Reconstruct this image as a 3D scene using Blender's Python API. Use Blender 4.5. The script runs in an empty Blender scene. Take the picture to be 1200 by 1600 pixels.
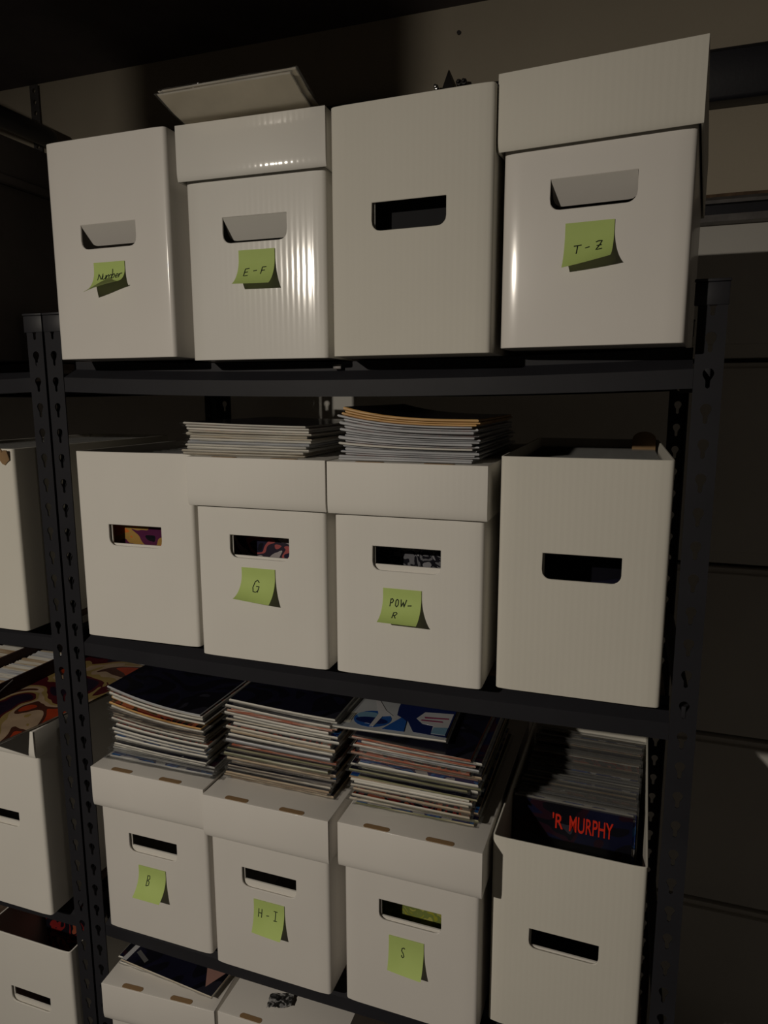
import bpy, bmesh, math, random
from mathutils import Vector, Matrix, noise
rnd = random.Random(7)
PI = math.pi
SC = bpy.context.scene
COL = SC.collection
Z0 = 1.76            # height of the top shelf above the floor; all z below are relative to it

# ------------------------------------------------------------------ camera
CAM = (0.75892, -0.81213, -0.05077)
yaw, pitch, roll = 0.3332, -0.16369, -0.00206
cd = bpy.data.cameras.new('camera')
cam = bpy.data.objects.new('camera', cd); COL.objects.link(cam)
Rz = Matrix.Rotation(yaw, 3, 'Z'); Rx = Matrix.Rotation(pitch, 3, 'X')
B = Rz @ Rx
fw, rt, up = B @ Vector((0, 1, 0)), B @ Vector((1, 0, 0)), B @ Vector((0, 0, 1))
r2 = math.cos(roll) * rt + math.sin(roll) * up
u2 = -math.sin(roll) * rt + math.cos(roll) * up
M = Matrix((r2, u2, -fw)).transposed().to_4x4()
M.translation = Vector((CAM[0], CAM[1], CAM[2] + Z0))
cam.matrix_world = M
cd.sensor_fit = 'HORIZONTAL'; cd.sensor_width = 36
cd.lens = 36 * 1091.4 / 1200
cd.clip_start = 0.02
SC.camera = cam

# ------------------------------------------------------------------ world, light, exposure
SC.view_settings.view_transform = 'Standard'
SC.view_settings.look = 'None'
SC.view_settings.exposure = 0.0
SC.view_settings.gamma = 1.0
SC.view_settings.use_curve_mapping = False
w = bpy.data.worlds.new('world'); SC.world = w; w.use_nodes = True
w.node_tree.nodes['Background'].inputs[0].default_value = (0.8, 0.85, 1, 1)
w.node_tree.nodes['Background'].inputs[1].default_value = 0.002
LAMP = (-0.25, -1.80, 0.42)
ld = bpy.data.lights.new('ceiling_bulb_light', 'AREA')
ld.shape = 'DISK'; ld.size = 0.045
ld.energy = 24.5; ld.color = (1.0, 0.905, 0.775)
lo = bpy.data.objects.new('ceiling_bulb_light', ld); COL.objects.link(lo)
lo.location = (LAMP[0], LAMP[1], LAMP[2] + Z0)
lo.rotation_euler = Vector((0.28, 0.32, -1.0)).to_track_quat('-Z', 'Y').to_euler()

# ------------------------------------------------------------------ materials
MATS = {}
def nt(name):
    m = bpy.data.materials.new(name); m.use_nodes = True
    MATS[name] = m
    return m, m.node_tree.nodes, m.node_tree.links, m.node_tree.nodes['Principled BSDF']
def ramp(N, stops, interp='LINEAR'):
    r = N.new('ShaderNodeValToRGB'); r.color_ramp.interpolation = interp
    e = r.color_ramp.elements
    while len(e) < len(stops): e.new(0.5)
    for el, (p, c) in zip(e, stops):
        el.position = p; el.color = (*c, 1)
    return r
def plain(name, col, rough=0.6, metal=0.0, var=0.12, scale=14, bump=0.05, bscale=120, coat=0):
    m, N, L, P = nt(name)
    tc = N.new('ShaderNodeTexCoord'); nz = N.new('ShaderNodeTexNoise')
    nz.inputs['Scale'].default_value = scale; nz.inputs['Detail'].default_value = 5
    L.new(tc.outputs['Object'], nz.inputs['Vector'])
    r = ramp(N, [(0.3, tuple(c * (1 - var) for c in col)), (0.7, tuple(min(1, c * (1 + var)) for c in col))])
    L.new(nz.outputs['Fac'], r.inputs[0]); L.new(r.outputs[0], P.inputs['Base Color'])
    n2 = N.new('ShaderNodeTexNoise'); n2.inputs['Scale'].default_value = bscale
    L.new(tc.outputs['Object'], n2.inputs['Vector'])
    b = N.new('ShaderNodeBump'); b.inputs['Strength'].default_value = bump; b.inputs['Distance'].default_value = 0.002
    L.new(n2.outputs['Fac'], b.inputs['Height']); L.new(b.outputs[0], P.inputs['Normal'])
    P.inputs['Roughness'].default_value = rough; P.inputs['Metallic'].default_value = metal
    P.inputs['Coat Weight'].default_value = coat; P.inputs['Coat Roughness'].default_value = 0.15
    return m
def cardboard(name, col, rough, coat=0.0, crough=0.2, flute=0.03, ior=1.45):
    m, N, L, P = nt(name)
    tc = N.new('ShaderNodeTexCoord')
    nz = N.new('ShaderNodeTexNoise'); nz.inputs['Scale'].default_value = 9; nz.inputs['Detail'].default_value = 4
    L.new(tc.outputs['Object'], nz.inputs['Vector'])
    r = ramp(N, [(0.3, tuple(c * 0.965 for c in col)), (0.72, col)])
    L.new(nz.outputs['Fac'], r.inputs[0]); L.new(r.outputs[0], P.inputs['Base Color'])
    wv = N.new('ShaderNodeTexWave'); wv.wave_type = 'BANDS'; wv.bands_direction = 'X'
    wv.inputs['Scale'].default_value = 42; wv.inputs['Distortion'].default_value = 0.6
    wv.inputs['Detail'].default_value = 2
    L.new(tc.outputs['Object'], wv.inputs['Vector'])
    n2 = N.new('ShaderNodeTexNoise'); n2.inputs['Scale'].default_value = 35; n2.inputs['Detail'].default_value = 6
    L.new(tc.outputs['Object'], n2.inputs['Vector'])
    b1 = N.new('ShaderNodeBump'); b1.inputs['Strength'].default_value = flute; b1.inputs['Distance'].default_value = 0.0012
    b2 = N.new('ShaderNodeBump'); b2.inputs['Strength'].default_value = 0.05; b2.inputs['Distance'].default_value = 0.002
    L.new(wv.outputs['Fac'], b1.inputs['Height']); L.new(n2.outputs['Fac'], b2.inputs['Height'])
    L.new(b2.outputs[0], P.inputs['Normal'])
    if coat: L.new(b1.outputs[0], P.inputs['Coat Normal'])
    else: L.new(b1.outputs[0], b2.inputs['Normal'])
    P.inputs['Roughness'].default_value = rough
    P.inputs['Coat Weight'].default_value = coat; P.inputs['Coat Roughness'].default_value = crough
    return m
CARD = cardboard('white_cardboard', (0.76, 0.735, 0.68), 0.62)
CARDM = cardboard('matte_white_cardboard', (0.70, 0.675, 0.60), 0.7, flute=0.04)
CARDG = cardboard('glossy_white_cardboard', (0.74, 0.72, 0.67), 0.5, coat=1.0, crough=0.11, flute=0.055)
CARDS = cardboard('satin_white_cardboard', (0.74, 0.71, 0.665), 0.55, coat=0.4, crough=0.14, flute=0.0)
KRAFT = plain('brown_kraft_board', (0.26, 0.16, 0.075), 0.8)
INNER = plain('inner_board', (0.55, 0.53, 0.48), 0.75)
STEEL = plain('charcoal_painted_steel', (0.019, 0.019, 0.023), 0.55, 0.0, var=0.1, bump=0.03)
STEEL.node_tree.nodes['Principled BSDF'].inputs['Specular IOR Level'].default_value = 0.22
STEELD = plain('black_plastic', (0.02, 0.02, 0.024), 0.5)
BOARD = plain('dark_particle_board', (0.10, 0.065, 0.045), 0.8, var=0.3, scale=90)
WALL = plain('tan_painted_wall', (0.50, 0.44, 0.34), 0.85, var=0.05, scale=4, bump=0.15, bscale=160)
DOORP = plain('pale_door_panel', (0.68, 0.66, 0.61), 0.6, var=0.04, scale=5)
CEIL = plain('dark_ceiling_boards', (0.10, 0.085, 0.09), 0.9, var=0.2, scale=6)
FLOOR = plain('grey_concrete', (0.07, 0.07, 0.07), 0.85, var=0.2, scale=5)
FARW = plain('dim_far_wall', (0.36, 0.33, 0.30), 0.9)
RUBBER = plain('black_track', (0.012, 0.012, 0.018), 0.45)
RAILM = plain('grey_galvanised_rail', (0.16, 0.15, 0.145), 0.5, 0.5, var=0.25, scale=30)
RUST = plain('rusty_edge', (0.16, 0.10, 0.06), 0.9, var=0.4, scale=40)
CHROME = plain('bright_steel', (0.6, 0.6, 0.6), 0.25, 1.0)
DARKM = plain('dark_steel', (0.05, 0.045, 0.045), 0.5, 0.3)
TOTE = plain('dark_brown_storage_bin', (0.075, 0.062, 0.055), 0.6)
INK = plain('black_marker_ink', (0.006, 0.012, 0.006), 0.9)
def note_mat():
    m, N, L, P = nt('lime_sticky_note_paper')
    tc = N.new('ShaderNodeTexCoord'); nz = N.new('ShaderNodeTexNoise'); nz.inputs['Scale'].default_value = 30
    L.new(tc.outputs['Object'], nz.inputs['Vector'])
    r = ramp(N, [(0.3, (0.45, 0.58, 0.17)), (0.7, (0.48, 0.61, 0.19))])
    L.new(nz.outputs['Fac'], r.inputs[0]); L.new(r.outputs[0], P.inputs['Base Color'])
    P.inputs['Roughness'].default_value = 0.75
    return m
NOTE = note_mat()
def edge_mat(name, stops, sx=14):
    """layered page edges: thin streaks that run along the edge"""
    m, N, L, P = nt(name)
    tc = N.new('ShaderNodeTexCoord'); mp = N.new('ShaderNodeMapping'); oi = N.new('ShaderNodeObjectInfo')
    mp.inputs['Scale'].default_value = (sx, sx, 900)
    cm = N.new('ShaderNodeCombineXYZ'); ml = N.new('ShaderNodeMath'); ml.operation = 'MULTIPLY'; ml.inputs[1].default_value = 37
    L.new(oi.outputs['Random'], ml.inputs[0]); L.new(ml.outputs[0], cm.inputs[0]); L.new(ml.outputs[0], cm.inputs[2])
    L.new(cm.outputs[0], mp.inputs['Location']); L.new(tc.outputs['Object'], mp.inputs['Vector'])
    nz = N.new('ShaderNodeTexNoise'); nz.inputs['Scale'].default_value = 1; nz.inputs['Detail'].default_value = 2
    L.new(mp.outputs[0], nz.inputs['Vector'])
    r = ramp(N, stops); L.new(nz.outputs['Fac'], r.inputs[0])
    L.new(r.outputs[0], P.inputs['Base Color'])
    P.inputs['Roughness'].default_value = 0.35
    P.inputs['Coat Weight'].default_value = 0.3; P.inputs['Coat Roughness'].default_value = 0.2
    return m
WHT = (0.62, 0.60, 0.54); CRM = (0.50, 0.43, 0.32); GRY = (0.34, 0.34, 0.34); BRN = (0.20, 0.11, 0.06)
EDGE = {
 'white': edge_mat('white_page_edges', [(0.25, GRY), (0.4, WHT), (0.62, (0.7, 0.68, 0.62)), (0.75, CRM)]),
 'cream': edge_mat('cream_page_edges', [(0.25, BRN), (0.38, CRM), (0.6, WHT), (0.8, CRM)]),
 'grey': edge_mat('grey_page_edges', [(0.25, (0.15, 0.15, 0.16)), (0.42, (0.36, 0.37, 0.39)), (0.6, (0.5, 0.51, 0.53)), (0.8, GRY)]),
 'tan': edge_mat('tan_page_edges', [(0.25, (0.12, 0.07, 0.04)), (0.42, (0.36, 0.25, 0.15)), (0.62, CRM), (0.8, (0.4, 0.3, 0.2))]),
 'orange': edge_mat('orange_page_edges', [(0.25, (0.25, 0.12, 0.03)), (0.45, (0.55, 0.31, 0.10)), (0.65, (0.66, 0.42, 0.17)), (0.8, (0.4, 0.2, 0.06))]),
 'red': edge_mat('reddish_page_edges', [(0.3, CRM), (0.46, (0.35, 0.07, 0.03)), (0.55, (0.3, 0.1, 0.05)), (0.65, WHT)]),
 'dark': edge_mat('dark_page_edges', [(0.3, (0.02, 0.02, 0.02)), (0.5, (0.08, 0.06, 0.05)), (0.7, CRM)]),
 'olive': edge_mat('olive_page_edges', [(0.3, (0.08, 0.08, 0.03)), (0.5, (0.22, 0.22, 0.12)), (0.7, CRM)]),
}
def art(name, cols, scale=14, rough=0.25, dist=1.5, seed=0.0, coat=0.5):
    """printed cover: flat patches of ink"""
    m, N, L, P = nt(name)
    tc = N.new('ShaderNodeTexCoord'); mp = N.new('ShaderNodeMapping'); mp.inputs['Location'].default_value = (seed, seed * 1.7, 0)
    L.new(tc.outputs['Object'], mp.inputs['Vector'])
    nz = N.new('ShaderNodeTexNoise'); nz.inputs['Scale'].default_value = scale; nz.inputs['Detail'].default_value = 1.5
    nz.inputs['Distortion'].default_value = dist
    L.new(mp.outputs[0], nz.inputs['Vector'])
    n = len(cols)
    r = ramp(N, [(0.30 + 0.40 * i / n, c) for i, c in enumerate(cols)], 'CONSTANT')
    L.new(nz.outputs['Fac'], r.inputs[0])
    n2 = N.new('ShaderNodeTexNoise'); n2.inputs['Scale'].default_value = 25
    L.new(mp.outputs[0], n2.inputs['Vector'])
    mx = N.new('ShaderNodeMix'); mx.data_type = 'RGBA'; mx.blend_type = 'MULTIPLY'; mx.inputs['Factor'].default_value = 0.6
    L.new(r.outputs[0], mx.inputs['A']); L.new(n2.outputs['Fac'], mx.inputs['B']); L.new(mx.outputs['Result'], P.inputs['Base Color'])
    P.inputs['Roughness'].default_value = rough
    P.inputs['Coat Weight'].default_value = coat; P.inputs['Coat Roughness'].default_value = 0.12
    return m
K = (0.008, 0.008, 0.014)
ART = {
 'black': art('black_cover', [K, (0.012, 0.012, 0.03), K, (0.03, 0.03, 0.045)], 9),
 'navy': art('navy_cover', [K, (0.01, 0.012, 0.04), (0.03, 0.01, 0.02), K, (0.05, 0.05, 0.07)], 11, seed=3),
 'orange': art('orange_green_cover', [(0.05, 0.2, 0.05), (0.75, 0.2, 0.04), (0.5, 0.3, 0.08), (0.12, 0.02, 0.08), K, (0.7, 0.08, 0.03)], 15, seed=5, dist=0.8),
 'red': art('dark_red_cover', [K, (0.25, 0.02, 0.02), K, (0.4, 0.1, 0.05), (0.3, 0.25, 0.2)], 20, seed=8),
 'camo': art('red_black_tan_cover', [(0.02, 0.012, 0.03), (0.10, 0.012, 0.02), (0.42, 0.30, 0.11), (0.55, 0.40, 0.27), (0.09, 0.03, 0.02), (0.5, 0.06, 0.02)], 7, dist=1.6, seed=2),
 'blue': art('blue_cover', [(0.5, 0.52, 0.55), (0.02, 0.06, 0.3), (0.03, 0.15, 0.42), (0.02, 0.03, 0.15), (0.5, 0.5, 0.5)], 16, seed=11),
 'pink': art('pink_patch_cover', [K, (0.02, 0.02, 0.05), (0.5, 0.12, 0.12), (0.04, 0.03, 0.05), (0.5, 0.45, 0.45), K], 16, seed=4),  # whitish tone paints a glare into the cover colour; pink is print
 'grey': art('grey_lined_cover', [K, (0.2, 0.2, 0.22), K, (0.35, 0.35, 0.38)], 28, seed=6, dist=3),
 'yellow': art('yellow_cover', [(0.4, 0.4, 0.05), (0.25, 0.3, 0.08), (0.5, 0.5, 0.12)], 40, seed=9),
}
ART['matte'] = plain('matte_dark_cover', (0.01, 0.01, 0.012), 0.9)
def plastic(name, fac=0.26, rough=0.13, bump=0.6):
    m, N, L, P = nt(name)
    out = N['Material Output']
    tr = N.new('ShaderNodeBsdfTransparent'); mx = N.new('ShaderNodeMixShader'); mx.inputs[0].default_value = fac
    P.inputs['Base Color'].default_value = (0.16, 0.16, 0.155, 1); P.inputs['Roughness'].default_value = rough
    P.inputs['Specular IOR Level'].default_value = 1.0
    tc = N.new('ShaderNodeTexCoord'); nz = N.new('ShaderNodeTexNoise'); nz.inputs['Scale'].default_value = 60; nz.inputs['Detail'].default_value = 4
    L.new(tc.outputs['Object'], nz.inputs['Vector'])
    b = N.new('ShaderNodeBump'); b.inputs['Strength'].default_value = bump; b.inputs['Distance'].default_value = 0.004
    L.new(nz.outputs['Fac'], b.inputs['Height']); L.new(b.outputs[0], P.inputs['Normal'])
    L.new(tr.outputs[0], mx.inputs[1]); L.new(P.outputs[0], mx.inputs[2]); L.new(mx.outputs[0], out.inputs['Surface'])
    return m
SLEEVE = plastic('clear_plastic_sleeve_film')

# ------------------------------------------------------------------ object helpers
def tag(o, label=None, cat=None, group=None, kind=None):
    if label: o['label'] = label
    if cat: o['category'] = cat
    if group: o['group'] = group
    if kind: o['kind'] = kind
    return o
def empty(name, loc, rz=0.0):
    o = bpy.data.objects.new(name, None); COL.objects.link(o)
    o.empty_display_size = 0.02
    o.location = (loc[0], loc[1], loc[2] + Z0); o.rotation_euler = (0, 0, rz)
    return o
def link(name, me, parent=None, loc=None, rz=0.0):
    o = bpy.data.objects.new(name, me); COL.objects.link(o)
    if parent is not None:
        o.parent = parent
        if loc: o.location = loc
    elif loc: o.location = (loc[0], loc[1], loc[2] + Z0)
    o.rotation_euler = (0, 0, rz)
    return o
class MB:
    def __init__(s): s.v = []; s.f = []; s.mi = []; s.mats = []
    def m(s, mat):
        if mat not in s.mats: s.mats.append(mat)
        return s.mats.index(mat)
    def add(s, vs, fs, mat):
        o = len(s.v); s.v += [tuple(p) for p in vs]; k = s.m(mat)
        for f in fs: s.f.append(tuple(i + o for i in f)); s.mi.append(k)
    def box(s, a, b, mat):
        x0, y0, z0 = a; x1, y1, z1 = b
        vs = [(x0,y0,z0),(x1,y0,z0),(x1,y1,z0),(x0,y1,z0),(x0,y0,z1),(x1,y0,z1),(x1,y1,z1),(x0,y1,z1)]
        s.add(vs, [(0,3,2,1),(4,5,6,7),(0,1,5,4),(1,2,6,5),(2,3,7,6),(3,0,4,7)], mat)
    def prism(s, prof, axis, a, b, mat, n=1, sag=None):
        """profile of (p,q) extruded along axis from a to b; sag(t)->dz"""
        vs = []; k = len(prof)
        for i in range(n + 1):
            t = i / n; q = a + (b - a) * t; dz = sag(t) if sag else 0
            for (p, r) in prof:
                vs.append({'x': (q, p, r + dz), 'y': (p, q, r + dz), 'z': (p, r, q)}[axis])
        fs = []
        for i in range(n):
            for j in range(k):
                fs.append((i*k+j, i*k+(j+1) % k, (i+1)*k+(j+1) % k, (i+1)*k+j))
        fs.append(tuple(range(k))[::-1]); fs.append(tuple(n*k + j for j in range(k)))
        s.add(vs, fs, mat)
    def tube(s, p0, p1, r, mat, n=16, r1=None):
        p0 = Vector(p0); p1 = Vector(p1); d = (p1 - p0).normalized()
        a = d.orthogonal().normalized(); b = d.cross(a); r1 = r if r1 is None else r1
        vs = []
        for P, R in ((p0, r), (p1, r1)):
            for i in range(n):
                t = 2 * PI * i / n; vs.append(P + a * math.cos(t) * R + b * math.sin(t) * R)
        fs = [(i, (i+1) % n, n + (i+1) % n, n + i) for i in range(n)] + [tuple(range(n))[::-1], tuple(range(n, 2*n))]
        s.add(vs, fs, mat)
    def mesh(s, name, recalc=True, smooth=None):
        me = bpy.data.meshes.new(name); me.from_pydata(s.v, [], s.f)
        for m in s.mats: me.materials.append(m)
        me.polygons.foreach_set('material_index', s.mi)
        if recalc:
            bm = bmesh.new(); bm.from_mesh(me); bmesh.ops.recalc_face_normals(bm, faces=bm.faces); bm.to_mesh(me); bm.free()
        if smooth is not None:
            me.polygons.foreach_set('use_smooth', [True] * len(me.polygons)); me.set_sharp_from_angle(angle=smooth)
        me.update(); return me
    def build(s, name, parent=None, loc=None, rz=0.0, bevel=0, solid=0, smooth=0.6, recalc=True, segs=2):
        me = s.mesh(name, recalc)
        o = link(name, me, parent, loc, rz)
        if solid:
            md = o.modifiers.new('s', 'SOLIDIFY'); md.thickness = solid; md.offset = -1; md.use_even_offset = True
        if bevel:
            md = o.modifiers.new('b', 'BEVEL'); md.width = bevel; md.segments = segs; md.limit_method = 'ANGLE'; md.angle_limit = 0.7
        if solid or bevel:
            dg = bpy.context.evaluated_depsgraph_get(); ev = o.evaluated_get(dg)
            me2 = bpy.data.meshes.new_from_object(ev); o.modifiers.clear(); o.data = me2; bpy.data.meshes.remove(me)
            me2.name = name; me = me2
        if smooth is not None:
            me.polygons.foreach_set('use_smooth', [True] * len(me.polygons)); me.set_sharp_from_angle(angle=smooth)
        return o
def struct(o, kind='structure'):
    o['kind'] = kind; return o

# ------------------------------------------------------------------ the room
YW = 0.93; CZ = 0.84; FZ = -Z0
b = MB(); b.box((-3.2, -4.0, FZ - 0.1), (3.2, YW + 0.1, FZ), FLOOR); struct(b.build('floor', loc=(0, 0, 0)))
b = MB(); b.box((-3.2, -4.0, CZ), (3.2, YW + 0.1, CZ + 0.1), CEIL); struct(b.build('ceiling', loc=(0, 0, 0)))
b = MB(); b.box((-3.2, YW, 0.37), (3.2, YW + 0.1, CZ), WALL); struct(b.build('wall_back', loc=(0, 0, 0)))
b = MB(); b.box((-3.3, -4.0, FZ), (-3.2, YW + 0.1, CZ), FARW); struct(b.build('wall_left', loc=(0, 0, 0)))
b = MB(); b.box((3.2, -4.0, FZ), (3.3, YW + 0.1, CZ), FARW); struct(b.build('wall_right', loc=(0, 0, 0)))
b = MB(); b.box((-3.3, -4.1, FZ), (3.3, -4.0, CZ), FARW); struct(b.build('wall_front', loc=(0, 0, 0)))
# sectional garage door: panels with rebated joints
door = empty('door_1', (0, YW, 0)); struct(door)
secs = [(-1.76, -1.31), (-1.30, -0.865), (-0.855, -0.445), (-0.435, 0.022), (0.032, 0.37)]
for k, (a, c) in enumerate(secs):
    b = MB()
    b.box((-3.1, 0.012, a), (3.15, 0.05, c), DOORP)
    b.box((-3.1, 0.0, a + 0.03), (3.15, 0.014, c - 0.012), DOORP)
    b.build('door_panel', door, (0, 0, 0), bevel=0.003)
b = MB(); b.box((-3.1, 0.045, -1.76), (3.15, 0.06, 0.37), DARKM); b.build('door_backing', door, (0, 0, 0))
# strut and rail across the wall above the door
b = MB(); b.prism([(-0.045, 0.548), (-0.05, 0.556), (-0.05, 0.64), (-0.042, 0.65), (0.0, 0.652), (0.0, 0.548)], 'x', -0.60, 3.1, RUBBER)
tag(b.build('wall_strut', loc=(0, YW - 0.001, 0), bevel=0.003), 'long black horizontal strut fixed along the upper tan wall behind the top boxes', 'strut')
rail = empty('door_rail', (0, YW - 0.002, 0)); tag(rail, 'grey and black horizontal metal rail with a rusty upper edge along the wall', 'rail')
b = MB(); b.prism([(-0.03, 0.364), (-0.036, 0.357), (-0.036, 0.35), (-0.022, 0.35), (-0.022, 0.328), (-0.034, 0.328), (-0.034, 0.314), (0.0, 0.314), (0.0, 0.366)], 'x', -0.55, 3.1, RAILM)
b.build('rail_channel', rail, (0, 0, 0))
b = MB(); b.box((-0.55, -0.020, 0.3285), (3.1, -0.0225, 0.3495), RUBBER); b.build('rail_groove', rail, (0, 0, 0))
b = MB()
n = 120
vs = []
for i in range(n + 1):
    x = -0.55 + 3.65 * i / n; h = 0.374 + 0.004 * noise.noise(Vector((x * 9, 0, 0)))
    vs += [(x, -0.014, 0.366), (x, -0.014, h), (x, 0.0, h), (x, 0.0, 0.366)]
fs = []
for i in range(n):
    for j in range(4): fs.append((i*4+j, i*4+(j+1) % 4, i*4+4+(j+1) % 4, i*4+4+j))
fs += [(0, 1, 2, 3), (n*4+3, n*4+2, n*4+1, n*4)]
b.add(vs, fs, RUST); tag(b.build('rail_edge', rail, (0, 0, 0)), 'rusty ragged upper edge')
# hinge bracket with bolts above the third top box
hb = empty('hinge_bracket', (0.32, YW, 0.60)); tag(hb, 'small dark pointed metal bracket on the wall above the third top box', 'bracket')
b = MB(); b.add([(-0.018, -0.002, 0.0), (0.026, -0.002, 0.0), (0.022, -0.002, 0.06), (0.0, -0.002, 0.108), (-0.012, -0.002, 0.06),
                 (-0.018, -0.03, 0.0), (0.026, -0.03, 0.0), (0.016, -0.026, 0.06), (0.0, -0.004, 0.106), (-0.009, -0.026, 0.06)],
                [(0,1,2,3,4), (9,8,7,6,5), (0,5,6,1), (1,6,7,2), (2,7,8,3), (3,8,9,4), (4,9,5,0)], DARKM)
b.build('bracket_plate', hb, (0, 0, 0), bevel=0.001)
for dx, dz in ((-0.024, 0.063), (0.03, 0.066), (0.042, 0.066)):
    b = MB(); b.tube((dx, -0.028, dz), (dx, -0.002, dz), 0.006 if dx < 0 else 0.0075, CHROME if dx < 0 else DARKM, 6)
    b.tube((dx, -0.036, dz), (dx, -0.028, dz), 0.0035, CHROME if dx < 0 else DARKM, 10)
    b.build('bolt', hb, (0, 0, 0), bevel=0.0006)
b = MB(); b.tube((0, -0.004, 0), (0, 0.001, 0), 0.0045, DARKM, 10); tag(b.build('wall_screw', loc=(0.343, YW - 0.001, 0.782)), 'tiny black screw head in the tan wall near the ceiling', 'screw')

# overhead door track at the upper left, hung from a perforated strap
tr = empty('door_track', (-0.79, 0.84, 0.655)); tag(tr, 'thick black track with rounded end hanging at the upper left near the ceiling', 'door track')
b = MB()
rings = []
for (yy, R) in [(-1.7, 0.026), (-0.01, 0.026), (0.008, 0.0235), (0.018, 0.017), (0.022, 0.006)]:
    rings.append([(math.cos(2*PI*i/20) * R, yy, math.sin(2*PI*i/20) * R) for i in range(20)])
vs = [p for r_ in rings for p in r_]
fs = [(k*20+i, k*20+(i+1) % 20, k*20+20+(i+1) % 20, k*20+20+i) for k in range(4) for i in range(20)] + [tuple(range(20)), tuple(range(80, 100))[::-1]]
b.add(vs, fs, RUBBER); b.build('track_tube', tr, (0, 0, 0))
def holed_strip(mb, w, h, pitch, mat, plane, hole, both=0.0, skip=()):
    """a strip w wide, h tall, with one hole per pitch cell; plane maps (u, z) -> (x, y, z)"""
    n = len(hole); cells = int(h / pitch)
    for c in range(cells):
        z0 = c * pitch; z1 = z0 + pitch if c < cells - 1 else h
        zc = z0 + pitch / 2
        out = []
        for (hx, hz) in hole:
            dx, dz = hx, hz
            sx = (w / 2) / abs(dx) if abs(dx) > 1e-9 else 1e9
            sz = ((z1 - zc) if dz > 0 else (zc - z0)) / abs(dz) if abs(dz) > 1e-9 else 1e9
            s_ = min(sx, sz); out.append([dx * s_, zc + dz * s_])
        for cx_, cz_ in ((-w/2, z0), (w/2, z0), (w/2, z1), (-w/2, z1)):
            k = min(range(n), key=lambda i: (out[i][0] - cx_) ** 2 + (out[i][1] - cz_) ** 2); out[k] = [cx_, cz_]
        vs = [plane(w/2 + hx, zc + hz) for hx, hz in hole] + [plane(w/2 + p, q) for p, q in out]
        fs = [(i, (i+1) % n, n + (i+1) % n, n + i) for i in range(n)]
        if c in skip: fs.append(tuple(range(n)))
        mb.add(vs, fs, mat)
circ = [(0.006 * math.cos(2*PI*i/12 + 0.01), 0.006 * math.sin(2*PI*i/12 + 0.01)) for i in range(12)]
b = MB(); holed_strip(b, 0.030, 0.180, 0.030, RAILM, lambda u, z: (u - 0.130, 0.082, z), circ)
b.build('perforated_strap', tr, (0, 0, 0.0), solid=0.0015)

# ------------------------------------------------------------------ added and unseen: lamp shade fitting, box shading the back wall
lamp = empty('added_lamp_fitting', (LAMP[0], LAMP[1], LAMP[2] + 0.05)); tag(lamp, 'unseen flat metal lamp shade added over the lamp to hold back upward light', 'lamp')
b = MB()
rs = [(0.02, 0.09), (0.05, 0.08), (0.16, 0.045), (0.22, 0.02)]
vs = [(r_ * math.cos(2*PI*i/32), r_ * math.sin(2*PI*i/32), z) for r_, z in rs for i in range(32)]
fs = [(k*32+i, k*32+(i+1) % 32, k*32+32+(i+1) % 32, k*32+32+i) for k in range(3) for i in range(32)]
b.add(vs, fs, STEELD); b.build('lamp_shade', lamp, (0, 0, 0), solid=0.002)  # shade added to keep upward light off the ceiling
b = MB(); b.tube((0, 0, 0.09), (0, 0, CZ - LAMP[2] - 0.05), 0.006, STEELD); b.build('lamp_cord', lamp, (0, 0, 0))
b = MB(); b.tube((0, 0, 0.0), (0, 0, 0.09), 0.018, STEELD); b.build('lamp_socket', lamp, (0, 0, 0))
op = empty('unseen_shadow_box', (-0.235, -1.0, 0.475)); tag(op, 'unseen dark box added under the ceiling to shade the back wall', 'shadow box')
b = MB(); b.box((-0.100, -0.12, 0.0), (0.112, 0.12, 0.20), TOTE); b.build('shadow_box_body', op, (0, 0, 0), bevel=0.012)  # unseen box added to cast the soft shadow on the upper wall
for sx in (-0.08, 0.09):
    b = MB(); b.box((sx - 0.015, -0.08, 0.195), (sx + 0.015, 0.08, CZ - 0.475), RAILM); b.build('hanger', op, (0, 0, 0))

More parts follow.
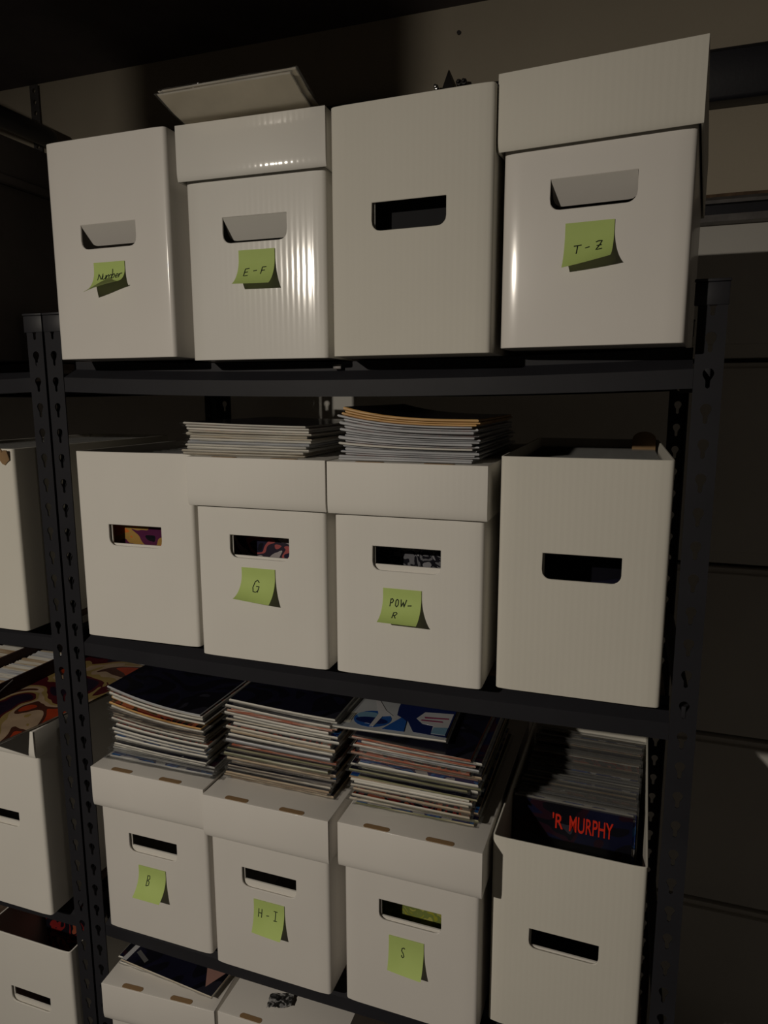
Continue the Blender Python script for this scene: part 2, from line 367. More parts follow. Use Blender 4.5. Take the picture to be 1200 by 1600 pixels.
# ------------------------------------------------------------------ steel shelving
tear = []
for i in range(12):
    a = -0.6 + (PI + 1.2) * i / 11
    tear.append((0.0058 * math.cos(a), 0.004 + 0.0058 * math.sin(a)))
tear += [(-0.0024, -0.0035), (-0.0022, -0.0105), (0.0, -0.0120), (0.0022, -0.0105), (0.0024, -0.0035)]
TOP = 0.064
PH = TOP + Z0
PITCH = 0.038
LEV = {'A': 0.0, 'B': -0.4076, 'C': -0.9056, 'D': -1.2728, 'E': -1.66}
SAG = {'A': 0.0078, 'B': 0.004, 'C': 0.005, 'D': 0.001, 'E': 0.001}
def sagf(row, u):            # u in -1..1 across the unit
    s = SAG[row]; return 0.42 * s - s * (1 - u * u) - 0.0006
YF, YR = 0.025, 0.487
def post(parent, x, y, sx, sy):
    """angle post: outer corner at x,y; flanges run towards sx, sy"""
    b = MB()
    holed_strip(b, 0.029, PH, PITCH, STEEL, lambda u, z: (x + sx * u, y, z), tear)
    holed_strip(b, 0.029, PH, PITCH, STEEL, lambda u, z: (x, y + sy * u, z), tear)
    me = b.mesh('post', recalc=False)
    bm = bmesh.new(); bm.from_mesh(me); bmesh.ops.remove_doubles(bm, verts=bm.verts, dist=0.00002)
    bmesh.ops.recalc_face_normals(bm, faces=bm.faces)
    # make the faces look outwards
    c = Vector((x + sx * 0.0145, y + sy * 0.0145, PH / 2))
    for f in bm.faces:
        if (f.calc_center_median() - Vector((c.x, c.y, f.calc_center_median().z))).dot(f.normal) < 0: f.normal_flip()
    bm.to_mesh(me); bm.free()
    o = link('post', me, parent, (0, 0, FZ))
    md = o.modifiers.new('s', 'SOLIDIFY'); md.thickness = 0.0016; md.offset = -1
    dg = bpy.context.evaluated_depsgraph_get(); o2 = bpy.data.meshes.new_from_object(o.evaluated_get(dg)); o.modifiers.clear(); o.data = o2
    b = MB(); e = 0.001
    xs = sorted((x - sx * e, x + sx * 0.033)); ys = sorted((y - sy * e, y + sy * 0.033))
    t = 0.0045
    prof = [(x - sx*e, y - sy*e), (x + sx*0.033, y - sy*e), (x + sx*0.033, y + sy*t), (x + sx*t, y + sy*t), (x + sx*t, y + sy*0.033), (x - sx*e, y + sy*0.033)]
    b.prism(prof, 'z', PH - 0.020, PH + 0.004, STEELD)
    b.prism([(p[0] + (p[0] - x - sx*0.0145) * 0.05, p[1] + (p[1] - y - sy*0.0145) * 0.05) for p in prof], 'z', PH + 0.0041, PH + 0.0075, STEELD)
    tag(b.build('post_cap', o, (0, 0, 0), bevel=0.0012), 'black plastic cap')
    return o
def unit(name, label, x0, x1):
    # everything in world x,y; root at the base centre
    root = empty(name, (0, 0, 0)); root.location = (0, 0, Z0); tag(root, label, 'shelving unit')
    for (x, sx) in ((x0, 1), (x1, -1)):
        for (y, sy) in ((YF, 1), (YR, -1)):
            post(root, x, y, sx, sy)
    for row, z in LEV.items():
        sg = lambda t: sagf(row, 2*t - 1)
        for (y, s) in ((YF, 1), (YR, -1)):
            t = 0.0016
            o_ = [(y + s*0.024, z - 0.0005), (y + s*0.024, z - 0.012), (y + s*0.001, z - 0.0245), (y + s*0.001, z - 0.0455), (y + s*0.014, z - 0.0455)]
            i_ = [(p + s*t, q + 0.0) for p, q in o_]; i_[-1] = (o_[-1][0], o_[-1][1] + t); i_[-2] = (i_[-2][0], i_[-2][1] + t)
            b = MB(); b.prism(o_ + i_[::-1], 'x', x0 + 0.0292, x1 - 0.0292, STEEL, 24, sg)
            b.build('beam', root, (0, 0, 0), smooth=0.5)
        for x, s in ((x0, 1), (x1, -1)):
            b = MB(); b.box((min(x + s*0.002, x + s*0.016), YF + 0.035, z - 0.046), (max(x + s*0.002, x + s*0.016), YR - 0.035, z - 0.0150), STEEL)
            b.build('side_beam', root, (0, 0, 0), bevel=0.001)
        b = MB(); b.prism([(YF + 0.0262, z - 0.0005), (YF + 0.0262, z - 0.0105), (YR - 0.0262, z - 0.0105), (YR - 0.0262, z - 0.0005)], 'x', x0 + 0.034, x1 - 0.034, BOARD, 24, sg)
        tag(b.build('shelf_board', root, (0, 0, 0)), 'dark brown particle board')
    return root
UX0, UX1 = -0.0600, 0.8530
U1 = unit('shelving_unit', 'charcoal boltless steel shelving unit holding the four columns of white boxes', UX0, UX1)
U2 = unit('shelving_unit', 'neighbouring charcoal steel shelving unit at the left edge, only its right posts in view', UX0 - 0.915, UX0 - 0.0045)
b = MB(); b.box((0, -0.004, 0), (0.011, 0, 0.006), RAILM)
tag(b.build('beam_clip', U1, (0.394, YF + 0.020, -0.0155), bevel=0.0006), 'small bright clip on the top beam')

# ------------------------------------------------------------------ cardboard comic boxes
SLOT = (0.052, 0.1405, 0.1425, 0.1735)
def shell(mb, W, H, D, r, slot, mat, floor=True, R=0.010, z0=0.0):
    """rounded rectangular tube with closed base, slot cut in the front wall"""
    sg = 4
    def arc(cx, cy, a0):
        return [(cx + r*math.cos(a0 + PI/2*i/sg), cy + r*math.sin(a0 + PI/2*i/sg)) for i in range(sg + 1)]
    # from front right corner round to front left
    bow = 0.016; yb = 0.0011
    yo = lambda t: yb * t * t
    right = [(W - r - bow + bow*t, yo(t)) for t in (0.0, 0.25, 0.5, 0.75)]
    left = [(r + bow - bow*t, yo(t)) for t in (0.75, 0.5, 0.25, 0.0)]
    def fa(cx, a0): return [(p, yb + (q if q < r else q)) for p, q in arc(cx, r, a0)]
    path = right + fa(W - r, -PI/2) + arc(W - r, D - r, 0) + arc(r, D - r, PI/2) + fa(r, PI) + left
    k = len(path)
    if slot: sx0, sx1, s0, s1 = slot; zl = [z0, s0, s0 + R, s1, H]
    else: zl = [z0, H]
    vs = [(x, y, z) for z in zl for (x, y) in path]
    fs = []
    for j in range(len(zl) - 1):
        for i in range(k - 1): fs.append((j*k+i, j*k+i+1, (j+1)*k+i+1, (j+1)*k+i))
    L = lambda j: j*k + k - 1        # left end of front
    Rr = lambda j: j*k               # right end of front
    if slot:
        def V(x, z): vs.append((x, 0.0, z)); return len(vs) - 1
        b0, b1 = V(sx0, z0), V(sx1, z0)
        al = [V(sx0 + R - R*math.cos(PI/2*i/5), s0 + R - R*math.sin(PI/2*i/5)) for i in range(6)]   # left fillet, from side down to bottom
        ar = [V(sx1 - R + R*math.cos(PI/2*i/5), s0 + R - R*math.sin(PI/2*i/5)) for i in range(6)]
        cl, cr = V(sx0, s0), V(sx1, s0)
        tl, trr = V(sx0, s1), V(sx1, s1); h0, h1 = V(sx0, H), V(sx1, H)
        fs += [(L(0), b0, cl, L(1)), (b1, Rr(0), Rr(1), cr), (b0, b1, cr, ar[5], al[5], cl)]
        fs += [(L(1), cl, al[0], L(2)), (cr, Rr(1), Rr(2), ar[0]), (L(2), al[0], tl, L(3)), (ar[0], Rr(2), Rr(3), trr)]
        for i in range(5): fs += [(cl, al[i+1], al[i]), (cr, ar[i], ar[i+1])]
        fs += [(L(3), tl, h0, L(4)), (tl, trr, h1, h0), (trr, Rr(3), Rr(4), h1)]
        if floor: fs.append(tuple([b1, b0] + [i for i in range(k - 1, -1, -1)]))
    else:
        fs.append((L(0), Rr(0), Rr(1), L(1)))
        if floor: fs.append(tuple(range(k))[::-1])
    mb.add(vs, fs, mat)
def carton(key, x, y, th, z, W, H, mat, label, lid=None, flap=0, lmat=None, D=0.39, slots=True, sliver=0.004, slot=SLOT, tabs=True, lH=0.066, group='white cardboard comic boxes'):
    root = empty('comic_box', (x, y, z), th); tag(root, label, 'box', group)
    b = MB(); shell(b, W, H, D, 0.0055, slot, mat)
    body = b.build('box_body', root, (0, 0, 0), solid=0.0026, bevel=0.0006, smooth=0.6, segs=1)
    # inner front layer with its own slot
    if not flap:
        b = MB(); s = slot
        iw = W - 0.0075; t0 = 0.0052
        vs = []; X = [0.0044, s[0] + 0.002, s[1] + 0.001, 0.0032 + iw]; Zs = [0.0032, s[2] + sliver, s[3] + 0.002, H - 0.02]
        for zz in Zs:
            for xx in X: vs.append((xx, t0, zz))
        fs = [(j*4+i, j*4+i+1, j*4+i+5, j*4+i+4) for j in range(3) for i in range(3) if not (i == 1 and j == 1)]
        b.add(vs, fs, CARD)
        o = b.build('inner_panel', root, (0, 0, 0), recalc=False, solid=0.0022)
    else:
        # perforated handle flap pushed inwards, still hinged at the top
        b = MB(); s = slot; w_ = s[1] - s[0] - 0.001; h_ = s[3] - s[2] - 0.0008; R = 0.009
        a = math.radians(flap)
        pts = [(0, 0), (w_, 0), (w_, -h_ + R)] + [(w_ - R + R*math.cos(t*PI/8), -h_ + R - R*math.sin(t*PI/8)) for t in range(1, 4)] + [(w_ - R, -h_), (R, -h_)] + [(R - R*math.sin(t*PI/8), -h_ + R - R*math.cos(t*PI/8)) for t in range(1, 4)] + [(0, -h_ + R)]
        vs = [(s[0] + 0.0005 + p, 0.0006 - q * math.sin(a), s[3] - 0.0004 + q * math.cos(a)) for p, q in pts]
        b.add(vs, [tuple(range(len(pts)))[::-1]], mat)
        o = b.build('handle_flap', root, (0, 0, 0), recalc=False, solid=0.002, smooth=None)
    if lid:
        off, lW, ltop = 0.0098, W + 0.0099, 0.0025
        lx = -(lW - W) / 2
        lr = MB(); r = 0.003; sg = 3
        Dl = D + off + 0.006; z1 = H + ltop; z0_ = z1 - lH
        # top, sides and back
        lr2 = []
        y0 = 0.0034
        path = [(lW, y0), (lW, Dl), (0, Dl), (0, y0)]
        vs = [(px, py, zz) for zz in (z0_, z1) for px, py in path]
        fs = [(0,1,5,4), (1,2,6,5), (2,3,7,6), (4,5,6,7)]
        # top continues to the front panel
        prof = [(0.0, z1), (0.0, z0_ + 0.014), (0.00015, z0_ + 0.010), (0.0006, z0_ + 0.006), (0.0013, z0_ + 0.003), (0.0024, z0_)]
        for (py, pz) in prof: vs += [(lW, py, pz), (0, py, pz)]
        fs += [(4, 7, 9, 8)] + [(8 + 2*i, 9 + 2*i, 11 + 2*i, 10 + 2*i) for i in range(len(prof) - 1)]
        lr.add(vs, fs, lmat or mat)
        me = lr.mesh('lid', recalc=False)
        bm = bmesh.new(); bm.from_mesh(me); bmesh.ops.recalc_face_normals(bm, faces=bm.faces)
        up_ = [f for f in bm.faces if abs(f.normal.z) > 0.9]
        if up_ and up_[0].normal.z < 0:
            for f in bm.faces: f.normal_flip()
        bm.to_mesh(me); bm.free()
        lo_ = link('lid', me, root, (lx, -off, 0))
        md = lo_.modifiers.new('s', 'SOLIDIFY'); md.thickness = 0.0026; md.offset = -1
        md = lo_.modifiers.new('b', 'BEVEL'); md.width = 0.0018; md.segments = 3; md.limit_method = 'ANGLE'; md.angle_limit = 0.7
        dg = bpy.context.evaluated_depsgraph_get(); m2 = bpy.data.meshes.new_from_object(lo_.evaluated_get(dg)); lo_.modifiers.clear(); lo_.data = m2
        m2.polygons.foreach_set('use_smooth', [True] * len(m2.polygons)); m2.set_sharp_from_angle(angle=0.6)
        if tabs:
            for (a0, a1) in ((0.034, 0.072), (0.122, 0.161)):
                b = MB(); n = 8; hw = (a1 - a0) / 2; pr = []
                for i in range(n + 1): t = PI/2 - PI*i/n; pr.append((hw - 0.004 + 0.004*math.cos(t), 0.0046 * math.sin(t)))
                for i in range(n + 1): t = -PI/2 - PI*i/n; pr.append((-hw + 0.004 + 0.004*math.cos(t), 0.0046 * math.sin(t)))
                vs = [(p, max(q, -0.0042), 0.0) for p, q in pr] + [(p * 0.97, max(q * 0.92, -0.0042), 0.0006) for p, q in pr]; k = len(pr)
                b.add(vs, [(i, (i+1) % k, k + (i+1) % k, k + i) for i in range(k)] + [tuple(range(k, 2*k))], KRAFT)
                o = b.build('tab_slot', lo_, (a0 + hw + 0.002, 0.0062, z1 - 0.0001), smooth=None)
                o['label'] = 'brown oval slot on the front fold'
    return root
BX = {
'A1':(-0.0000,-0.0117,-0.0093,0.0029,0.1926,0.2813),
'A2':(0.2110,-0.0015,0.0221,-0.0014,0.1927,0.2817),
'A3':(0.4169,-0.0133,-0.0312,-0.0048,0.1928,0.2819),
'A4':(0.6168,-0.0002,-0.0926,0.0033,0.1939,0.2810),
'B1':(-0.0005,0.0021,0.0315,-0.4071,0.1940,0.2790),
'B2':(0.2068,-0.0049,-0.0002,-0.4078,0.1933,0.2760),
'B3':(0.4114,-0.0029,0.0032,-0.4097,0.1933,0.2769),
'B4':(0.6209,0.0055,0.0066,-0.4058,0.1898,0.2860),
'C1':(-0.0026,0.0049,-0.0039,-0.9023,0.1950,0.2793),
'C2':(0.2031,-0.0004,-0.0099,-0.9084,0.1919,0.2813),
'C3':(0.4173,0.0013,-0.0142,-0.9073,0.1912,0.2805),
'C4':(0.6185,0.0301,-0.0251,-0.9044,0.1927,0.2807),
'D1':(0.0015,-0.0121,0.0635,-1.2729,0.1941,0.2799),
'D2':(0.2104,0.0031,-0.0001,-1.2727,0.1932,0.2801)}
def put(key, mat, label, **k):
    x, y, th, z, W, H = BX[key]
    row = key[0]; uc = (x + W/2 - (UX0 + UX1)/2) / ((UX1 - UX0)/2)
    sh = abs(math.sin(th)) * 0.40 / 0.456
    zb = LEV[row] + max(sagf(row, uc - W/2/0.456 - sh), sagf(row, uc + W/2/0.456 + sh)) + 0.0006
    H = z + H - zb                      # keep the top where it is seen
    sl = (SLOT[0], SLOT[1], SLOT[2] + z - zb + k.pop('sdz', 0), SLOT[3] + z - zb + k.pop('sdz1', 0))
    BX[key] = (x, y, th, zb, W, H)
    return carton(key, x, y, th, zb, W, H, mat, label, slot=sl, **k)
put('A1', CARDS, 'open white comic box at the left end of the top shelf, note reading Number', flap=42)
put('A2', CARDG, 'glossy lidded white comic box on the top shelf, note reading E-F', lid=1, flap=36, tabs=False)
put('A3', CARDM, 'plain unlabelled white comic box on the top shelf with an open dark slot', sliver=0.0005)
put('A4', CARDS, 'tall-looking lidded white comic box at the right end of the top shelf, note reading T-Z', lid=1, flap=41, tabs=False, lH=0.078, lmat=CARDM)
put('B1', CARD, 'open white comic box at the left of the second shelf, orange comic in its slot', sliver=0.0025)
put('B2', CARD, 'lidded white comic box on the second shelf with a note reading G', lid=1, sliver=0.0025)
put('B3', CARD, 'lidded white comic box on the second shelf with a note reading POW-R', lid=1, sliver=0.007)
put('B4', CARDM, 'open unlabelled white comic box at the right end of the second shelf', sliver=-0.003)
put('C1', CARDS, 'lidded white comic box on the third shelf with a note reading B', lid=1, sliver=0.008)
put('C2', CARDS, 'lidded white comic box on the third shelf with a note reading H-I', lid=1, sliver=0.009)
put('C3', CARDS, 'lidded white comic box on the third shelf with a note reading S', lid=1, sliver=0.003)
put('C4', CARDM, 'open white comic box full of comics at the right end of the third shelf', sliver=0.001, sdz=-0.014, sdz1=-0.016)
put('D1', CARDS, 'lidded white comic box on the bottom visible shelf with dark comics on its lid', lid=1)
put('D2', CARDS, 'lidded white comic box at the bottom, a scrap of film on its lid', lid=1)
# boxes of the neighbouring unit
carton('LB', -0.2890, -0.022, 0.02, LEV['B'] + 0.0014, 0.1926, 0.2805, CARDM, 'worn white comic box with a crumpled corner on the neighbouring second shelf', sliver=0.003)
carton('LC', -0.2985, -0.012, 0.0, LEV['C'] + 0.0012, 0.1926, 0.3310, CARD, 'lidded white comic box on the neighbouring third shelf under the open card tray', lid=1, tabs=False, lH=0.046, sliver=0.008, slot=(0.055, 0.142, 0.150, 0.178), D=0.36)
carton('LD', -0.2926, 0.012, 0.0, LEV['D'] + 0.0012, 0.1926, 0.2785, CARD, 'open white comic box low at the left edge on the neighbouring bottom visible shelf', sliver=0.008)
carton('LC2', -0.5060, -0.012, 0.0, LEV['C'] + 0.0012, 0.1926, 0.3310, CARD, 'white comic box just beyond the left frame edge under the card tray', lid=1, tabs=False, lH=0.046, D=0.36)
# crumpled kraft corner on the worn box
b = MB()
pts = []
for i in range(9):
    t = i / 8; pts.append((-0.034 + 0.036 * t, -0.004 - 0.003 * math.sin(t * 9), 0.008 - 0.006 * t + 0.003 * math.sin(t * 15)))
    pts.append((-0.034 + 0.036 * t, -0.001, -0.014 - 0.004 * math.sin(t * 11)))
b.add(pts, [(2*i, 2*i+2, 2*i+3, 2*i+1) for i in range(8)], KRAFT)
cr = b.build('torn_corner', [o for o in bpy.data.objects if o.name.startswith('comic_box') and 'crumpled' in o.get('label', '')][0], (0.186, 0.0, 0.274), solid=0.002)
cr['label'] = 'crumpled brown torn corner'

# ------------------------------------------------------------------ dark storage bin on the neighbouring top shelf
tb = empty('storage_bin', (-0.945, -0.03, 0.0045)); tag(tb, 'dark brown lidded storage bin on the neighbouring top shelf', 'storage bin')
b = MB(); shell(b, 0.835, 0.248, 0.44, 0.012, None, TOTE); b.build('bin_body', tb, (0, 0, 0), solid=0.003, bevel=0.002)  # width stretched left out of view to block light reaching the wall
b = MB(); b.box((-0.006, -0.006, 0.249), (0.841, 0.446, 0.262), TOTE); b.box((0.0, 0, 0.262), (0.835, 0.44, 0.318), TOTE)
b.build('bin_lid', tb, (0, 0, 0), bevel=0.004)

# ------------------------------------------------------------------ sticky notes with handwriting
GL = {
 'N': ([[(0,1),(0.05,0),(0.85,1),(1,0)]], 1), 'u': ([[(0,0.0),(0.02,0.8),(0.35,1),(0.8,0.7),(0.85,0)],[(0.85,0),(0.9,1)]], 0.8),
 'm': ([[(0,1),(0.03,0.1)],[(0.03,0.4),(0.3,0.0),(0.45,0.2),(0.45,1)],[(0.45,0.4),(0.8,0.0),(0.98,0.2),(1,1)]], 1.15),
 'b': ([[(0,-0.5),(0.05,1)],[(0.05,0.5),(0.5,0.2),(0.85,0.5),(0.6,0.95),(0.05,1)]], 0.7),
 'e': ([[(0.05,0.55),(0.85,0.45),(0.7,0.05),(0.3,0.05),(0.05,0.5),(0.3,0.95),(0.85,0.85)]], 0.75),
 'r': ([[(0,0),(0.05,1)],[(0.05,0.45),(0.35,0.05),(0.9,0.05)]], 0.7),
 'A': ([[(0,1),(0.6,0),(0.8,1)],[(0.15,0.65),(0.8,0.6)]], 0.9),
 'E': ([[(0.9,0.0),(0.1,0.05),(0,1),(0.85,0.95)],[(0.05,0.5),(0.7,0.45)]], 0.8), 'F': ([[(1,0),(0.15,0.03),(0,1)],[(0.08,0.5),(0.8,0.45)]], 0.8),
 '-': ([[(0,0.55),(1,0.48)]], 0.8), 'T': ([[(0,0.05),(1,0.0)],[(0.5,0.03),(0.42,1)]], 1),
 'Z': ([[(0.05,0.1),(0.4,0.0),(0.85,0.0),(0.6,0.4),(0.15,0.98),(0.95,0.9)],[(0.2,0.5),(0.85,0.45)]], 0.9),
 'G': ([[(0.85,0.2),(0.55,0),(0.2,0.15),(0.0,0.6),(0.2,0.95),(0.6,0.98),(0.85,0.85),(0.9,0.5),(0.45,0.5)],[(0.9,0.5),(0.85,1)]], 0.72),
 'P': ([[(0.15,0),(0,1)],[(0.12,0.1),(0.6,0.0),(0.85,0.25),(0.55,0.5),(0.1,0.55)]], 0.6),
 'O': ([[(0.45,0),(0.1,0.25),(0.05,0.8),(0.4,1),(0.75,0.7),(0.75,0.2),(0.45,0)]], 0.65),
 'W': ([[(0,0),(0.1,0.95),(0.45,0.3),(0.6,0.95),(1,0)]], 0.9),
 'R': ([[(0.15,0),(0,1)],[(0.12,0.1),(0.75,0.0),(0.95,0.2),(0.6,0.5),(0.1,0.55)],[(0.4,0.52),(0.85,1)]], 0.75),
 'B': ([[(0.2,0),(0,1)],[(0.2,0.05),(0.8,0.0),(0.85,0.3),(0.3,0.5),(0.8,0.6),(0.7,0.9),(0.0,1)]], 0.48),
 'H': ([[(0.1,0),(0,1)],[(0.9,0),(0.85,1)],[(0.05,0.5),(0.9,0.5)]], 0.6), 'I': ([[(0,0),(1,0.02)],[(0.5,0),(0.48,1)],[(0.05,1),(0.95,0.98)]], 0.55),
 'S': ([[(0.95,0.12),(0.7,0.0),(0.25,0.1),(0.15,0.35),(0.6,0.6),(0.8,0.85),(0.5,1.0),(0.2,0.9),(0.2,0.75)]], 0.5),
}
def sticky(key, nx, nz, words, pl, pr_, label, tilt=0.0, size=0.0503, plin=1.0):
    x, y, th, z, W, H = BX[key]
    root = empty('sticky_note', (x + math.cos(th)*nx + math.sin(th)*0.0012, y + math.sin(th)*nx - math.cos(th)*0.0012, z + nz), th); tag(root, label, 'sticky note', 'lime green sticky notes on the boxes')
    def surf(u, v, off=0.0):
        ph = pl + (pr_ - pl) * u
        n = 14; yy = zz = 0.0; L_ = size * v
        s0 = 0.18 * size
        for i in range(n):
            s = L_ * (i + 0.5) / n; q = max(0, s - s0) / (size - s0)
            a = ph * (q ** plin); yy -= math.sin(a) * L_ / n; zz -= math.cos(a) * L_ / n
        q = max(0, L_ - s0) / (size - s0); a = ph * (q ** plin)
        yy -= off * math.cos(a); zz += off * math.sin(a)
        X = size * u; c, s_ = math.cos(tilt), math.sin(tilt)
        return (c * X - s_ * zz, yy, s_ * X + c * zz)
    b = MB(); n, m_ = 10, 16
    vs = [surf(i/n, j/m_) for j in range(m_ + 1) for i in range(n + 1)]
    fs = [(j*(n+1)+i, (j+1)*(n+1)+i, (j+1)*(n+1)+i+1, j*(n+1)+i+1) for j in range(m_) for i in range(n)]
    b.add(vs, fs, NOTE); b.build('note_paper', root, (0, 0, 0), recalc=False, smooth=1.0, solid=0.00012)
    b = MB()
    for (txt, u0, v0, h, adv, slope) in words:
        u = u0
        for ch in txt:
            if ch == ' ': u += h * 0.5; continue
            strokes, wd = GL[ch]; hh = h * (0.72 if ch in 'umer' else 1.0) if txt == 'Number' else h
            for st in strokes:
                P = []
                for k in range(len(st) - 1):
                    for q in range(4):
                        t = q / 4; P.append((st[k][0] + (st[k+1][0]-st[k][0])*t, st[k][1] + (st[k+1][1]-st[k][1])*t))
                P.append(st[-1])
                P = [(u + p * wd * h * 0.8, v0 + (h - hh) + q * hh + slope * (u + p*wd*h*0.8 - u0)) for p, q in P]
                hw = 0.0125
                ring = []
                for k, (p, q) in enumerate(P):
                    a_ = P[max(0, k-1)]; c_ = P[min(len(P)-1, k+1)]
                    dx, dy = c_[0]-a_[0], c_[1]-a_[1]; l_ = math.hypot(dx, dy) or 1; nx_, ny_ = -dy/l_*hw, dx/l_*hw
                    ring.append((surf(p+nx_, q+ny_, 0.00022), surf(p-nx_, q-ny_, 0.00022)))
                base = []
                for r_ in ring: base += list(r_)
                b.add(base, [(2*i, 2*i+1, 2*i+3, 2*i+2) for i in range(len(ring)-1)], INK)
            u += wd * h * 0.8 + adv
    o = b.build('handwriting', root, (0, 0, 0), recalc=False, smooth=None); o['label'] = 'black handwriting reading ' + ' '.join(t[0] for t in words).replace(' - ', '-')
    return root
sticky('A1', 0.0706, 0.1255 - 0.000, [('Number', 0.16, 0.30, 0.18, 0.010, -0.05), ('-', 0.38, 0.52, 0.16, 0, -0.1), ('A', 0.34, 0.68, 0.2, 0, 0)], 1.25, 2.15, 'lime sticky note reading Number, strongly curled, on the leftmost top box')
sticky('A2', 0.0738, 0.1342, [('E', 0.20, 0.46, 0.22, 0, 0), ('-', 0.44, 0.45, 0.16, 0, 0), ('F', 0.66, 0.44, 0.20, 0, 0)], 1.05, 1.0, 'lime sticky note reading E-F on the glossy lidded box')
sticky('A4', 0.0694, 0.1275, [('T', 0.20, 0.48, 0.20, 0, 0), ('-', 0.44, 0.48, 0.14, 0, -0.1), ('Z', 0.64, 0.42, 0.22, 0, 0)], 0.7, 1.3, 'lime sticky note reading T-Z on the right end top box')
sticky('B2', 0.0691, 0.1316, [('G', 0.38, 0.32, 0.34, 0, 0)], 1.45, 1.05, 'lime sticky note reading G on the second shelf')
sticky('B3', 0.0663, 0.1200, [('POW', 0.20, 0.26, 0.20, 0.04, 0), ('-', 0.66, 0.32, 0.16, 0, 0), ('R', 0.32, 0.60, 0.18, 0, 0)], 1.45, 1.4, 'lime sticky note reading POW-R on the second shelf')
sticky('C1', 0.0677, 0.1255, [('B', 0.32, 0.28, 0.32, 0, 0)], 1.0, 1.05, 'lime sticky note reading B on the third shelf')
sticky('C2', 0.0707, 0.1267, [('H', 0.16, 0.27, 0.26, 0, 0), ('-', 0.42, 0.36, 0.14, 0, 0), ('I', 0.66, 0.24, 0.28, 0, 0)], 0.45, 0.8, 'lime sticky note reading H-I on the third shelf')
sticky('C3', 0.0666, 0.1235, [('S', 0.36, 0.28, 0.28, 0, 0)], 0.35, 0.72, 'lime sticky note reading S on the third shelf')

# ------------------------------------------------------------------ comics lying in stacks
ORD = ['topmost','second','third','fourth','fifth','sixth','seventh','eighth','ninth','tenth','eleventh','twelfth','thirteenth','fourteenth','fifteenth','sixteenth','seventeenth','eighteenth','nineteenth','twentieth','twenty-first','twenty-second','twenty-third','twenty-fourth','twenty-fifth','twenty-sixth','twenty-seventh','twenty-eighth']
def flatcomic(name, label, cat, group, org, dx, dy, rot, w, d, zb, zt, edge, cover, sleeve=0.004, back=None):
    """one comic lying down. org = stack origin; zb/zt(X,Y) = lower/upper surface over stack-frame X,Y"""
    ox, oy, oz = org; c, s = math.cos(rot), math.sin(rot)
    def W_(p, q): return (dx + c*p - s*q, dy + s*p + c*q)
    zr = zb(dx, dy)
    nx, ny = 10, 8; e = 0.0011
    def ring(ins, f):
        P = []
        for i in range(nx): P.append((ins + (w-2*ins)*i/nx, ins))
        for j in range(ny): P.append((w-ins, ins + (d-2*ins)*j/ny))
        for i in range(nx): P.append((w-ins - (w-2*ins)*i/nx, d-ins))
        for j in range(ny): P.append((ins, d-ins - (d-2*ins)*j/ny))
        out = []
        for p, q in P:
            X, Y = W_(p, q); a, b_ = zb(X, Y), zt(X, Y); out.append((p, q, a + (b_-a)*f - zr))
        return out
    mb = MB()
    k = 2*(nx+ny)
    R0, R1, R2 = ring(e, 0.02), ring(0, 0.3), ring(0, 0.7)
    R3 = ring(e, 0.98)
    vs = R0 + R1 + R2 + R3; fs = []
    for r_ in range(3):
        for i in range(k): fs.append((r_*k+i, r_*k+(i+1) % k, (r_+1)*k+(i+1) % k, (r_+1)*k+i))
    mb.add(vs, fs, edge)
    for f, mat, fl in ((0.98, cover, False), (0.02, back or edge, True)):
        g = []
        for j in range(ny+1):
            for i in range(nx+1):
                p, q = e + (w-2*e)*i/nx, e + (d-2*e)*j/ny; X, Y = W_(p, q); a, b_ = zb(X, Y), zt(X, Y); g.append((p, q, a + (b_-a)*f - zr))
        ff = []
        for j in range(ny):
            for i in range(nx):
                q_ = (j*(nx+1)+i, j*(nx+1)+i+1, (j+1)*(nx+1)+i+1, (j+1)*(nx+1)+i); ff.append(q_[::-1] if fl else q_)
        mb.add(g, ff, mat)
    me = mb.mesh(name, recalc=False, smooth=0.5)
    o = link(name, me, None, (ox+dx, oy+dy, oz+zr), rot)
    tag(o, label, cat, group)
    if sleeve:
        sb = MB(); f0, f1 = 0.42, 0.6; ss = sleeve
        def pt(p, q, f):
            X, Y = W_(min(max(p, 0), w), min(max(q, 0), d)); a, b_ = zb(X, Y), zt(X, Y); return (p, q, a + (b_-a)*f - zr)
        out = []
        n_ = 16
        front = [(-ss + (w + 2*ss)*i/n_, -ss*0.8 - 0.0008*math.sin(i*2.1 + dx*900), ) for i in range(n_+1)]
        vs = []; fs = []
        for p, q in front:
            vs += [pt(p, q, f1 + 0.15*math.sin(p*70)), pt(p, q, f0), pt(p, 0.0006, f0), pt(p, 0.0006, f1)]
        for i in range(n_):
            a = i*4; fs += [(a, a+4, a+5, a+1), (a+1, a+5, a+6, a+2), (a+3, a+7, a+4, a)]
        sb.add(vs, fs, SLEEVE)
        for xs, x_in in ((-ss, 0.0006), (w+ss, w-0.0006)):
            vs = []; fs = []
            for j in range(9):
                q = -ss*0.8 + (d + ss*0.8)*j/8; vs += [pt(xs, q, 0.5), pt(x_in, q, 0.55)]
            for j in range(8): fs.append((2*j, 2*j+2, 2*j+3, 2*j+1))
            sb.add(vs, fs, SLEEVE)
        so = link('plastic_sleeve', sb.mesh('plastic_sleeve', recalc=False), o); so['label'] = 'clear shiny plastic edge'
    return o
DESC = {'white': 'white-edged', 'cream': 'cream-edged', 'grey': 'grey-edged', 'tan': 'tan-edged', 'orange': 'orange-edged', 'red': 'red-streaked', 'dark': 'dark-edged', 'olive': 'olive-edged'}
